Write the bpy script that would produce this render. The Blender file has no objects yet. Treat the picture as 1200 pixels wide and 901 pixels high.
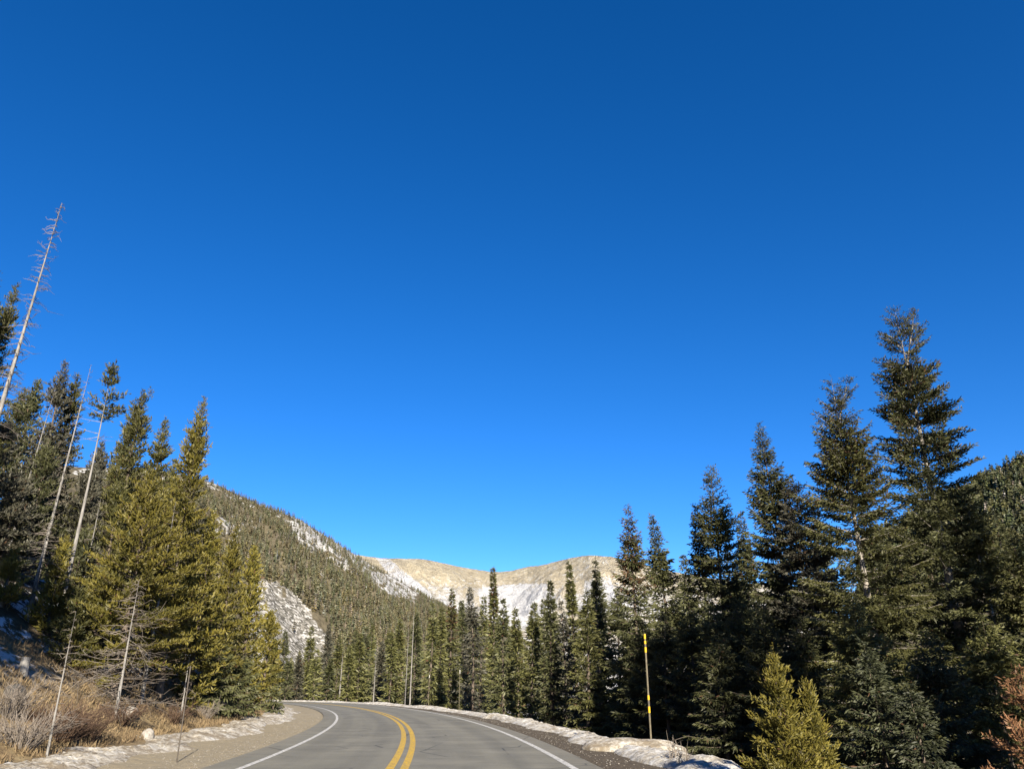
import bpy, math, random
import numpy as np
from mathutils import Vector

random.seed(7)
rng = np.random.default_rng(7)
C = bpy.context.scene.collection
scene = bpy.context.scene
R = math.radians

# ------------------------------------------------------------------ camera
CAM_H, F, PITCH = 1.5, 900.0, R(21.7)
CP, SP = math.cos(PITCH), math.sin(PITCH)
cam = bpy.data.cameras.new('camera')
cam.sensor_width, cam.lens = 36.0, 27.0
cam.clip_start, cam.clip_end = 0.1, 20000
co = bpy.data.objects.new('camera', cam)
C.objects.link(co)
co.location = (0, 0, CAM_H)
co.rotation_euler = (R(90) + PITCH, 0, 0)
scene.camera = co


def at(u, v, Y):
    """the point seen at photo pixel (u, v) at forward distance Y"""
    a, b = (u - 600.0) / F, (450.5 - v) / F
    t = Y / (CP - b * SP)
    return np.array([a * t, Y, CAM_H + t * (SP + b * CP)])


def px(P):
    """photo pixel of world points (N,3)"""
    P = np.asarray(P, float)
    y, z = P[..., 1], P[..., 2] - CAM_H
    zc = np.maximum(y * CP + z * SP, 0.1)
    yc = -y * SP + z * CP
    return 600 + F * P[..., 0] / zc, 450.5 - F * yc / zc


# ------------------------------------------------------------------ noise
_H = np.random.default_rng(99).random((256, 256))


def vnoise(x, y):
    x, y = np.asarray(x, float), np.asarray(y, float)
    xi, yi = np.floor(x).astype(int), np.floor(y).astype(int)
    fx, fy = x - xi, y - yi
    fx, fy = fx * fx * (3 - 2 * fx), fy * fy * (3 - 2 * fy)
    h = lambda i, j: _H[i & 255, j & 255]
    return (h(xi, yi) * (1 - fx) + h(xi + 1, yi) * fx) * (1 - fy) + (h(xi, yi + 1) * (1 - fx) + h(xi + 1, yi + 1) * fx) * fy


def fbm(x, y, o=4):
    s, a, t = 0.0, 0.5, 0.0
    for k in range(o):
        s = s + a * vnoise(x * 2 ** k + 17.3 * k, y * 2 ** k + 9.1 * k)
        t += a
        a *= 0.5
    return s / t


def smooth(a, b, x):
    t = np.clip((x - a) / (b - a), 0, 1)
    return t * t * (3 - 2 * t)


def in_poly(u, v, poly):
    inside = np.zeros(np.shape(u), bool)
    n = len(poly)
    for i in range(n):
        x0, y0 = poly[i]
        x1, y1 = poly[(i + 1) % n]
        if y0 == y1:
            continue
        c = ((y0 > v) != (y1 > v)) & (u < (x1 - x0) * (v - y0) / (y1 - y0) + x0)
        inside ^= c
    return inside


# ------------------------------------------------------------------ road centre line
def centre_x(Y):
    return -1.54 - 0.012 * Y - 0.0020 * Y * Y


cl = [(-1.54 + 0.012 * 60, -60.0)] + [(float(centre_x(y)) if y > 0 else -1.54 - 0.012 * y, float(y)) for y in np.arange(-58, 100.1, 1.0)]
hd = math.atan(0.012 + 0.004 * 100)
x, y = cl[-1]
while x > -420:
    hd = min(hd + 1.0 / 62.0, R(88)) if y < 400 else hd
    x -= math.sin(hd)
    y += math.cos(hd)
    cl.append((x, y))
CL = np.array(cl)
TAN = np.gradient(CL, axis=0)
TAN /= np.linalg.norm(TAN, axis=1)[:, None]
NOR = np.stack([TAN[:, 1], -TAN[:, 0]], 1)          # towards the outside of the bend (positive offset)


def offset(x, y):
    """signed distance from the road's centre line and index along it"""
    x, y = np.atleast_1d(np.asarray(x, float)), np.atleast_1d(np.asarray(y, float))
    d = np.empty(x.shape)
    k = np.empty(x.shape, int)
    for i in range(0, len(x), 20000):
        dx = x[i:i + 20000, None] - CL[None, :, 0]
        dy = y[i:i + 20000, None] - CL[None, :, 1]
        q = np.argmin(dx * dx + dy * dy, axis=1)
        r = np.arange(len(q))
        dx, dy = dx[r, q], dy[r, q]
        s = dx * NOR[q, 0] + dy * NOR[q, 1]
        D = np.hypot(dx, dy)
        d[i:i + 20000] = np.where(D < 30, s, np.sign(s) * D)
        k[i:i + 20000] = q
    return d, k


LP = np.array([(-1500, 330), (-400, 150), (-150, 62), (-60, 27), (-25, 10.3), (-15, 5.2), (-11, 2.3), (-8.2, 0.30), (-7.2, 0.06), (-6, -0.06), (-4.3, -0.03), (-4.0, -0.10), (0, -0.10),
               (4.3, -0.10), (4.6, -0.03), (6, -0.06), (7, -0.10), (8.5, -0.8), (12, -2.6), (18, -4.2), (60, -7), (110, -7), (300, -7), (1500, -7)], float)


def height(x, y):
    shp = np.shape(x)
    x, y = np.ravel(np.asarray(x, float)), np.ravel(np.asarray(y, float))
    d, k = offset(x, y)
    z = np.interp(d, LP[:, 0], LP[:, 1])
    far = smooth(105, 220, y) * smooth(-140, -40, d)
    z = np.where(d < -8, z * (1 - 0.6 * smooth(45, 130, y)), z)
    rough = smooth(7.3, 10, np.abs(d))
    z = z + rough * ((fbm(x * 0.45, y * 0.45, 3) - 0.5) * 0.55 + (fbm(x * 0.06, y * 0.06, 2) - 0.5) * 1.2 * smooth(10, 22, np.abs(d)))
    return z.reshape(shp)


def height1(x, y):
    return float(height(np.array([x]), np.array([y]))[0])


def ground_hit(u, v, y0=6.0, y1=160.0):
    ys = np.arange(y0, y1, 0.25)
    P = np.array([at(u, v, Y) for Y in ys])
    hz = height(P[:, 0], P[:, 1])
    below = np.nonzero(P[:, 2] <= hz)[0]
    i = below[0] if len(below) else len(ys) - 1
    return float(P[i, 0]), float(P[i, 1]), float(hz[i])


# ------------------------------------------------------------------ materials
class Nodes:
    def __init__(self, name):
        self.m = bpy.data.materials.new(name)
        self.m.use_nodes = True
        self.t = self.m.node_tree
        self.b = self.t.nodes['Principled BSDF']

    def n(self, typ, **kw):
        nd = self.t.nodes.new(typ)
        for k, v in kw.items():
            if k.startswith('_'):
                setattr(nd, k[1:], v)
        return nd

    def link(self, a, b):
        self.t.links.new(a, b)

    def coord(self):
        g = self.n('ShaderNodeNewGeometry')
        return g.outputs['Position']

    def noise(self, scale, detail=5, rough=0.6, vec=None, dist=0.0):
        nd = self.n('ShaderNodeTexNoise')
        nd.inputs['Scale'].default_value = scale
        nd.inputs['Detail'].default_value = detail
        nd.inputs['Roughness'].default_value = rough
        nd.inputs['Distortion'].default_value = dist
        self.link(vec if vec is not None else self.coord(), nd.inputs['Vector'])
        return nd.outputs['Fac']

    def voro(self, scale, vec=None, out='Distance', feature='F1'):
        nd = self.n('ShaderNodeTexVoronoi')
        nd.feature = feature
        nd.inputs['Scale'].default_value = scale
        self.link(vec if vec is not None else self.coord(), nd.inputs['Vector'])
        return nd.outputs[out]

    def ramp(self, fac, stops):
        nd = self.n('ShaderNodeValToRGB')
        cr = nd.color_ramp
        while len(cr.elements) < len(stops):
            cr.elements.new(0.5)
        for e, (p, c) in zip(cr.elements, stops):
            e.position = p
            e.color = (*c, 1) if len(c) == 3 else c
        self.link(fac, nd.inputs['Fac'])
        return nd.outputs['Color']

    def step(self, fac, a, b):
        nd = self.n('ShaderNodeMapRange')
        nd.interpolation_type = 'SMOOTHSTEP'
        nd.inputs['From Min'].default_value = a
        nd.inputs['From Max'].default_value = b
        self.link(fac, nd.inputs['Value'])
        return nd.outputs['Result']

    def mix(self, fac, a, b, blend='MIX'):
        nd = self.n('ShaderNodeMix')
        nd.data_type = 'RGBA'
        nd.blend_type = blend
        for sock, v in ((nd.inputs[0], fac), (nd.inputs[6], a), (nd.inputs[7], b)):
            if isinstance(v, (int, float)):
                sock.default_value = v
            elif isinstance(v, tuple):
                sock.default_value = (*v, 1)
            else:
                self.link(v, sock)
        return nd.outputs[2]

    def math(self, op, a, b=0.0):
        nd = self.n('ShaderNodeMath')
        nd.operation = op
        for i, v in enumerate((a, b)):
            if isinstance(v, (int, float)):
                nd.inputs[i].default_value = v
            else:
                self.link(v, nd.inputs[i])
        return nd.outputs[0]

    def attr(self, name, out='Fac'):
        nd = self.n('ShaderNodeAttribute')
        nd.attribute_name = name
        return nd.outputs[out]

    def bump(self, fac, strength=0.5, dist=0.05):
        nd = self.n('ShaderNodeBump')
        nd.inputs['Strength'].default_value = strength
        nd.inputs['Distance'].default_value = dist
        self.link(fac, nd.inputs['Height'])
        self.link(nd.outputs['Normal'], self.b.inputs['Normal'])

    def out(self, col, rough=0.9, spec=0.2):
        if isinstance(col, tuple):
            self.b.inputs['Base Color'].default_value = (*col, 1)
        else:
            self.link(col, self.b.inputs['Base Color'])
        self.b.inputs['Roughness'].default_value = rough
        self.b.inputs['Specular IOR Level'].default_value = spec
        return self.m


def mat_foliage(name, gain=1.0):
    k = Nodes(name)
    col = k.attr('col', 'Color')
    oi = k.n('ShaderNodeObjectInfo')
    hs = k.n('ShaderNodeHueSaturation')
    hs.inputs['Saturation'].default_value = 1.0
    v = k.math('MULTIPLY_ADD', oi.outputs['Random'], 0.45)
    v.node.inputs[2].default_value = 0.78 * gain
    k.link(v, hs.inputs['Value'])
    k.link(col, hs.inputs['Color'])
    k.out(hs.outputs['Color'], 0.55, 0.3)
    tr = k.n('ShaderNodeBsdfTranslucent')
    k.link(hs.outputs['Color'], tr.inputs['Color'])
    mx = k.n('ShaderNodeMixShader')
    mx.inputs[0].default_value = 0.18
    k.link(k.b.outputs[0], mx.inputs[1])
    k.link(tr.outputs[0], mx.inputs[2])
    o = k.t.nodes['Material Output']
    k.link(mx.outputs[0], o.inputs['Surface'])
    return k.m


def mat_bark(name, a, b, scale=6):
    k = Nodes(name)
    mp = k.n('ShaderNodeMapping')
    mp.inputs['Scale'].default_value = (1, 1, 0.25)
    tc = k.n('ShaderNodeTexCoord')
    k.link(tc.outputs['Object'], mp.inputs['Vector'])
    f = k.noise(scale, 6, 0.65, mp.outputs['Vector'])
    k.bump(f, 0.6, 0.03)
    return k.out(k.ramp(f, [(0.3, a), (0.7, b)]), 0.9)


M = {}
M['foliage'] = mat_foliage('conifer_needles')
M['bark'] = mat_bark('grey_brown_bark', (0.035, 0.026, 0.020), (0.128, 0.104, 0.081))
M['palebark'] = mat_bark('pale_fir_bark', (0.07, 0.062, 0.052), (0.28, 0.255, 0.22))
M['deadwood'] = mat_bark('weathered_dead_wood', (0.070, 0.066, 0.060), (0.235, 0.225, 0.21), 11)
M['twig'] = mat_bark('bare_twigs', (0.075, 0.063, 0.052), (0.19, 0.165, 0.14))
M['redtwig'] = mat_bark('red_brown_twigs', (0.035, 0.022, 0.016), (0.105, 0.068, 0.045))


def mat_asphalt():
    k = Nodes('worn_asphalt')
    off = k.attr('offset')
    fine = k.noise(38, 3, 0.7)
    mid = k.noise(0.7, 5, 0.6)
    stretch = k.n('ShaderNodeCombineXYZ')
    k.link(off, stretch.inputs['X'])
    k.link(k.math('MULTIPLY', k.attr('along'), 0.03), stretch.inputs['Y'])
    band = k.noise(1.6, 4, 0.55, stretch.outputs['Vector'])
    base = k.ramp(k.math('ADD', k.math('MULTIPLY', mid, 0.5), k.math('MULTIPLY', band, 0.5)), [(0.35, (0.115, 0.110, 0.086)), (0.65, (0.172, 0.164, 0.128))])
    sp = k.ramp(fine, [(0.3, (0.377, 0.377, 0.377)), (0.7, (1.25, 1.25, 1.25))])
    col = k.mix(0.7, base, sp, 'MULTIPLY')
    vor = k.voro(0.45, k.n('ShaderNodeNewGeometry').outputs['Position'], 'Distance', 'DISTANCE_TO_EDGE')
    crack = k.math('MULTIPLY', k.step(vor, 0.016, 0.004), k.step(k.noise(0.16, 2), 0.47, 0.55))
    wt = k.math('ABSOLUTE', k.math('SUBTRACT', k.math('ABSOLUTE', k.math('SUBTRACT', k.math('ABSOLUTE', off), 1.8)), 0.85))
    col = k.mix(k.math('MULTIPLY', k.step(wt, 0.45, 0.1), 0.22), col, (0.05, 0.049, 0.043))
    oil = k.math('MULTIPLY', k.step(k.noise(0.35, 5, 0.7), 0.5, 0.68), 0.35)
    col = k.mix(oil, col, (0.175, 0.165, 0.13))
    col = k.mix(k.math('MULTIPLY', crack, 0.75), col, (0.017, 0.017, 0.017))
    dust = k.math('MULTIPLY', k.step(k.math('ABSOLUTE', off), 3.3, 4.2), k.step(k.noise(1.2, 5), 0.35, 0.7))
    col = k.mix(k.math('MULTIPLY', dust, 0.6), col, (0.145, 0.128, 0.099))
    k.bump(fine, 0.4, 0.01)
    return k.out(col, 0.8, 0.35)


def mat_paint(name, c):
    k = Nodes(name)
    w = k.noise(9, 6, 0.75)
    w2 = k.noise(60, 3, 0.7)
    f = k.step(k.math('ADD', k.math('MULTIPLY', w, 0.6), k.math('MULTIPLY', w2, 0.4)), 0.40, 0.53)
    col = k.mix(f, (0.081, 0.078, 0.070), c)
    return k.out(col, 0.7, 0.3)


def mat_ground():
    k = Nodes('roadside_ground')
    off = k.attr('offset')
    n1, n2, n3 = k.noise(0.35, 6, 0.65), k.noise(2.2, 6, 0.7), k.noise(14, 4, 0.7)
    gravel = k.ramp(n3, [(0.3, (0.058, 0.049, 0.035)), (0.55, (0.139, 0.119, 0.087)), (0.75, (0.232, 0.209, 0.162))])
    gravel = k.mix(k.step(n2, 0.45, 0.62), gravel, (0.174, 0.139, 0.087))
    grass = k.ramp(n2, [(0.3, (0.075, 0.052, 0.029)), (0.5, (0.174, 0.128, 0.070)), (0.7, (0.232, 0.186, 0.104))])
    grass = k.mix(k.step(n3, 0.5, 0.7), grass, (0.099, 0.070, 0.041))
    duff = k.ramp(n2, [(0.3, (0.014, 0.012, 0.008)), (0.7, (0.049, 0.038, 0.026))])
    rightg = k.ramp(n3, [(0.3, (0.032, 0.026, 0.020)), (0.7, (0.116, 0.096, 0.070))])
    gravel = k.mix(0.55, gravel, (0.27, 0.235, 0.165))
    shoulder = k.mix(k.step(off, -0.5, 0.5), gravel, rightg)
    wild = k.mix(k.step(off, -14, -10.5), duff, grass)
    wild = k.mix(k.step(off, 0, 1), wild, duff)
    jit = k.math('MULTIPLY', k.math('SUBTRACT', n2, 0.5), 2.0)
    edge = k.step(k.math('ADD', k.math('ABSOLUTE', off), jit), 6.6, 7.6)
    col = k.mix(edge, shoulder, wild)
    snow_n = k.math('ADD', k.math('MULTIPLY', n1, 0.7), k.math('MULTIPLY', n2, 0.3))
    sn = k.math('MULTIPLY', k.step(snow_n, 0.52, 0.56), k.step(k.math('ABSOLUTE', off), 9.5, 12))
    col = k.mix(sn, col, (0.435, 0.452, 0.476))
    k.bump(k.math('ADD', n2, k.math('MULTIPLY', n3, 0.3)), 0.7, 0.12)
    return k.out(col, 0.95, 0.1)


def mat_snow(name, dirt=0.45):
    k = Nodes(name)
    n1, n2, n3 = k.noise(1.1, 6, 0.7), k.noise(7, 5, 0.7), k.noise(30, 3, 0.7)
    f = k.math('ADD', k.math('MULTIPLY', n1, 0.55), k.math('MULTIPLY', n2, 0.45))
    col = k.ramp(f, [(dirt - 0.1, (0.174, 0.145, 0.104)), (dirt, (0.348, 0.325, 0.278)), (dirt + 0.1, (0.476, 0.476, 0.464))])
    col = k.mix(k.math('MULTIPLY', k.step(n3, 0.58, 0.68), 0.5), col, (0.128, 0.104, 0.075))
    k.bump(k.math('ADD', n2, k.math('MULTIPLY', n3, 0.4)), 0.8, 0.06)
    return k.out(col, 0.75, 0.2)


def mat_hill():
    k = Nodes('rocky_forest_hill')
    cov = k.attr('cover')
    n1, n2 = k.noise(0.03, 5, 0.6), k.noise(0.25, 5, 0.7)
    floor = k.ramp(n2, [(0.35, (0.041, 0.035, 0.023)), (0.65, (0.116, 0.099, 0.064))])
    floor = k.mix(k.step(n1, 0.60, 0.66), floor, (0.319, 0.307, 0.278))
    st = k.voro(0.75, None, 'Color')
    sep = k.n('ShaderNodeSeparateColor')
    k.link(st, sep.inputs[0])
    rock = k.ramp(sep.outputs[0], [(0.0, (0.035, 0.033, 0.028)), (0.35, (0.10, 0.095, 0.08)), (0.65, (0.17, 0.16, 0.14)), (0.9, (0.32, 0.31, 0.29))])
    rock = k.mix(k.math('MULTIPLY', k.step(n1, 0.55, 0.62), 0.2), rock, (0.38, 0.38, 0.37))
    col = k.mix(k.step(cov, 0.2, 0.6), floor, rock)
    col = k.mix(k.math('MULTIPLY', k.step(k.attr('snow'), 0.1, 0.5), k.step(n2, 0.46, 0.58)), col, (0.38, 0.38, 0.375))
    k.bump(k.math('ADD', n2, sep.outputs[1]), 0.6, 0.6)
    return k.out(col, 0.95, 0.1)


def mat_mountain():
    k = Nodes('alpine_tundra_and_snow')
    sn = k.attr('snow')
    n1, n2, n3 = k.noise(0.006, 6, 0.65), k.noise(0.03, 6, 0.7), k.noise(0.1, 4, 0.7)
    tan = k.ramp(n2, [(0.3, (0.22, 0.19, 0.135)), (0.55, (0.33, 0.29, 0.21)), (0.75, (0.39, 0.36, 0.285))])
    tan = k.mix(k.step(n1, 0.5, 0.7), tan, (0.24, 0.22, 0.18))
    tan = k.mix(k.math('MULTIPLY', k.step(sn, 0.35, 0.6), 0.7), tan, (0.27, 0.26, 0.24))
    n4 = k.noise(0.22, 4, 0.7)
    m = k.math('ADD', sn, k.math('MULTIPLY', k.math('SUBTRACT', n2, 0.5), 1.3))
    m = k.math('ADD', m, k.math('MULTIPLY', k.math('SUBTRACT', n3, 0.5), 1.6))
    m = k.math('ADD', m, k.math('MULTIPLY', k.math('SUBTRACT', n4, 0.5), 0.9))
    col = k.mix(k.step(m, 0.34, 0.80), tan, (0.41, 0.415, 0.425))
    k.bump(k.math('ADD', n2, n3), 1.0, 16)
    return k.out(col, 0.95, 0.1)


M['asphalt'] = mat_asphalt()
M['white_paint'] = mat_paint('worn_white_line_paint', (0.429, 0.423, 0.394))
M['yellow_paint'] = mat_paint('worn_yellow_line_paint', (0.43, 0.275, 0.018))
M['ground'] = mat_ground()
M['snow_clean'] = mat_snow('old_roadside_snow', 0.50)
M['snow_dirty'] = mat_snow('dirty_roadside_snow', 0.545)
M['snow_tan'] = mat_snow('sandy_plowed_snow', 0.50)
M['hill'] = mat_hill()
M['mountain'] = mat_mountain()
k = Nodes('dry_grass_blades')
M['drygrass'] = k.out(k.attr('col', 'Color'), 0.8, 0.1)
k = Nodes('grey_steel')
M['steel'] = k.out(k.ramp(k.noise(12), [(0.3, (0.065, 0.055, 0.035)), (0.7, (0.125, 0.108, 0.072))]), 0.55, 0.3)
k = Nodes('dark_steel')
M['darksteel'] = k.out(k.ramp(k.noise(12), [(0.3, (0.029, 0.023, 0.017)), (0.7, (0.070, 0.058, 0.046))]), 0.6, 0.4)
k = Nodes('yellow_reflective_band')
M['reflyellow'] = k.out((0.435, 0.273, 0.012), 0.35, 0.5)
k = Nodes('white_reflective_band')
M['reflwhite'] = k.out((0.435, 0.429, 0.394), 0.35, 0.5)
k = Nodes('granite')
M['granite'] = k.out(k.ramp(k.noise(9, 6, 0.7), [(0.3, (0.116, 0.104, 0.087)), (0.7, (0.290, 0.273, 0.244))]), 0.9, 0.2)
k = Nodes('dark_granite')
M['darkgranite'] = k.out(k.ramp(k.noise(9, 6, 0.7), [(0.3, (0.02, 0.02, 0.02)), (0.7, (0.06, 0.058, 0.053))]), 0.9, 0.2)


# ------------------------------------------------------------------ mesh helpers
def make_mesh(name, V, faces4=None, faces3=None, smooth_shade=False, pattrs=None, col=None):
    me = bpy.data.meshes.new(name)
    V = np.asarray(V, np.float32)
    q = np.zeros((0, 4), np.int32) if faces4 is None else np.asarray(faces4, np.int32).reshape(-1, 4)
    t = np.zeros((0, 3), np.int32) if faces3 is None else np.asarray(faces3, np.int32).reshape(-1, 3)
    me.vertices.add(len(V))
    me.vertices.foreach_set('co', V.ravel())
    me.loops.add(q.size + t.size)
    me.loops.foreach_set('vertex_index', np.concatenate([q.ravel(), t.ravel()]))
    me.polygons.add(len(q) + len(t))
    st = np.concatenate([np.arange(len(q)) * 4, q.size + np.arange(len(t)) * 3]).astype(np.int32)
    me.polygons.foreach_set('loop_start', st)
    me.polygons.foreach_set('use_smooth', np.full(len(st), smooth_shade))
    for k_, a in (pattrs or {}).items():
        at_ = me.attributes.new(k_, 'FLOAT', 'POINT')
        at_.data.foreach_set('value', np.asarray(a, np.float32).ravel())
    if col is not None:
        ca = me.attributes.new('col', 'FLOAT_COLOR', 'POINT')
        ca.data.foreach_set('color', np.concatenate([col, np.ones((len(col), 1))], 1).astype(np.float32).ravel())
    me.update(calc_edges=True)
    me.validate()
    return me


def link(name, me, mat, parent=None, loc=None):
    o = bpy.data.objects.new(name, me)
    if mat is not None and len(me.materials) == 0:
        me.materials.append(mat)
    C.objects.link(o)
    if parent is not None:
        o.parent = parent
    if loc is not None:
        o.location = loc
    return o


def tag(o, label=None, cat=None, group=None, kind=None):
    for a, b in (('label', label), ('category', cat), ('group', group), ('kind', kind)):
        if b:
            o[a] = b
    return o


def thing(name, label, cat, loc, group=None):
    e = bpy.data.objects.new(name, None)
    e.empty_display_size = 0.3
    C.objects.link(e)
    e.location = loc
    return tag(e, label, cat, group)


def grid_faces(n, m):
    i, j = np.meshgrid(np.arange(n - 1), np.arange(m - 1), indexing='ij')
    a = (i * m + j).ravel()
    return np.stack([a, a + m, a + m + 1, a + 1], 1)


def tubes(paths, sides=5, jitter=0.0):
    """paths: list of (pts (n,3), radii (n,)) -> V, quads"""
    VV, QQ, base = [], [], 0
    ang = np.arange(sides) * 2 * math.pi / sides
    ca, sa = np.cos(ang), np.sin(ang)
    for pts, rad in paths:
        pts = np.asarray(pts, float)
        n = len(pts)
        T = np.gradient(pts, axis=0)
        T /= np.linalg.norm(T, axis=1)[:, None] + 1e-9
        ref = np.array([0, 0, 1.0]) if abs(T[0, 2]) < 0.8 else np.array([1.0, 0, 0])
        A = np.cross(T, ref)
        A /= np.linalg.norm(A, axis=1)[:, None] + 1e-9
        B = np.cross(T, A)
        rad = np.asarray(rad, float)
        ring = pts[:, None, :] + rad[:, None, None] * (A[:, None, :] * ca[None, :, None] + B[:, None, :] * sa[None, :, None])
        VV.append(ring.reshape(-1, 3))
        i, j = np.meshgrid(np.arange(n - 1), np.arange(sides), indexing='ij')
        a = base + i * sides + j
        b = base + i * sides + (j + 1) % sides
        QQ.append(np.stack([a, b, b + sides, a + sides], -1).reshape(-1, 4))
        base += n * sides
    return np.concatenate(VV), np.concatenate(QQ)


def kites(P, D, L, W, col, r, cross=True):
    """flat pointed sprays: base P, direction D, length L, width W"""
    n = len(P)
    D = D / (np.linalg.norm(D, axis=1)[:, None] + 1e-9)
    rnd = r.normal(size=(n, 3))
    S = np.cross(D, rnd)
    S /= np.linalg.norm(S, axis=1)[:, None] + 1e-9
    sets = [S]
    if cross:
        sets.append(np.cross(D, S))
    VV, QQ, CC = [], [], []
    for k_, s in enumerate(sets):
        a = P
        m = P + D * (L * 0.5)[:, None]
        b, d = m + s * (W * 0.5)[:, None], m - s * (W * 0.5)[:, None]
        c = P + D * L[:, None]
        VV.append(np.stack([a, b, c, d], 1).reshape(-1, 3))
        QQ.append(np.arange(n * 4).reshape(-1, 4) + k_ * n * 4)
        CC.append(np.repeat(col, 4, axis=0))
    return np.concatenate(VV), np.concatenate(QQ), np.concatenate(CC)


# ------------------------------------------------------------------ conifers
PAL = {  # linear needle colours: dull and fresh
    'pine': ((0.050, 0.050, 0.011), (0.160, 0.135, 0.025)),
    'pinedark': ((0.026, 0.030, 0.010), (0.088, 0.083, 0.024)),
    'spruce': ((0.026, 0.031, 0.014), (0.084, 0.086, 0.034)),
    'spruceolive': ((0.038, 0.043, 0.016), (0.118, 0.116, 0.038)),
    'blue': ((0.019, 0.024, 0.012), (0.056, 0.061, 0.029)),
    'grey': ((0.036, 0.036, 0.024), (0.092, 0.088, 0.062)),
    'slope': ((0.064, 0.063, 0.033), (0.132, 0.124, 0.064)),
    'rust': ((0.120, 0.062, 0.028), (0.320, 0.175, 0.090)),
}


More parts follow.
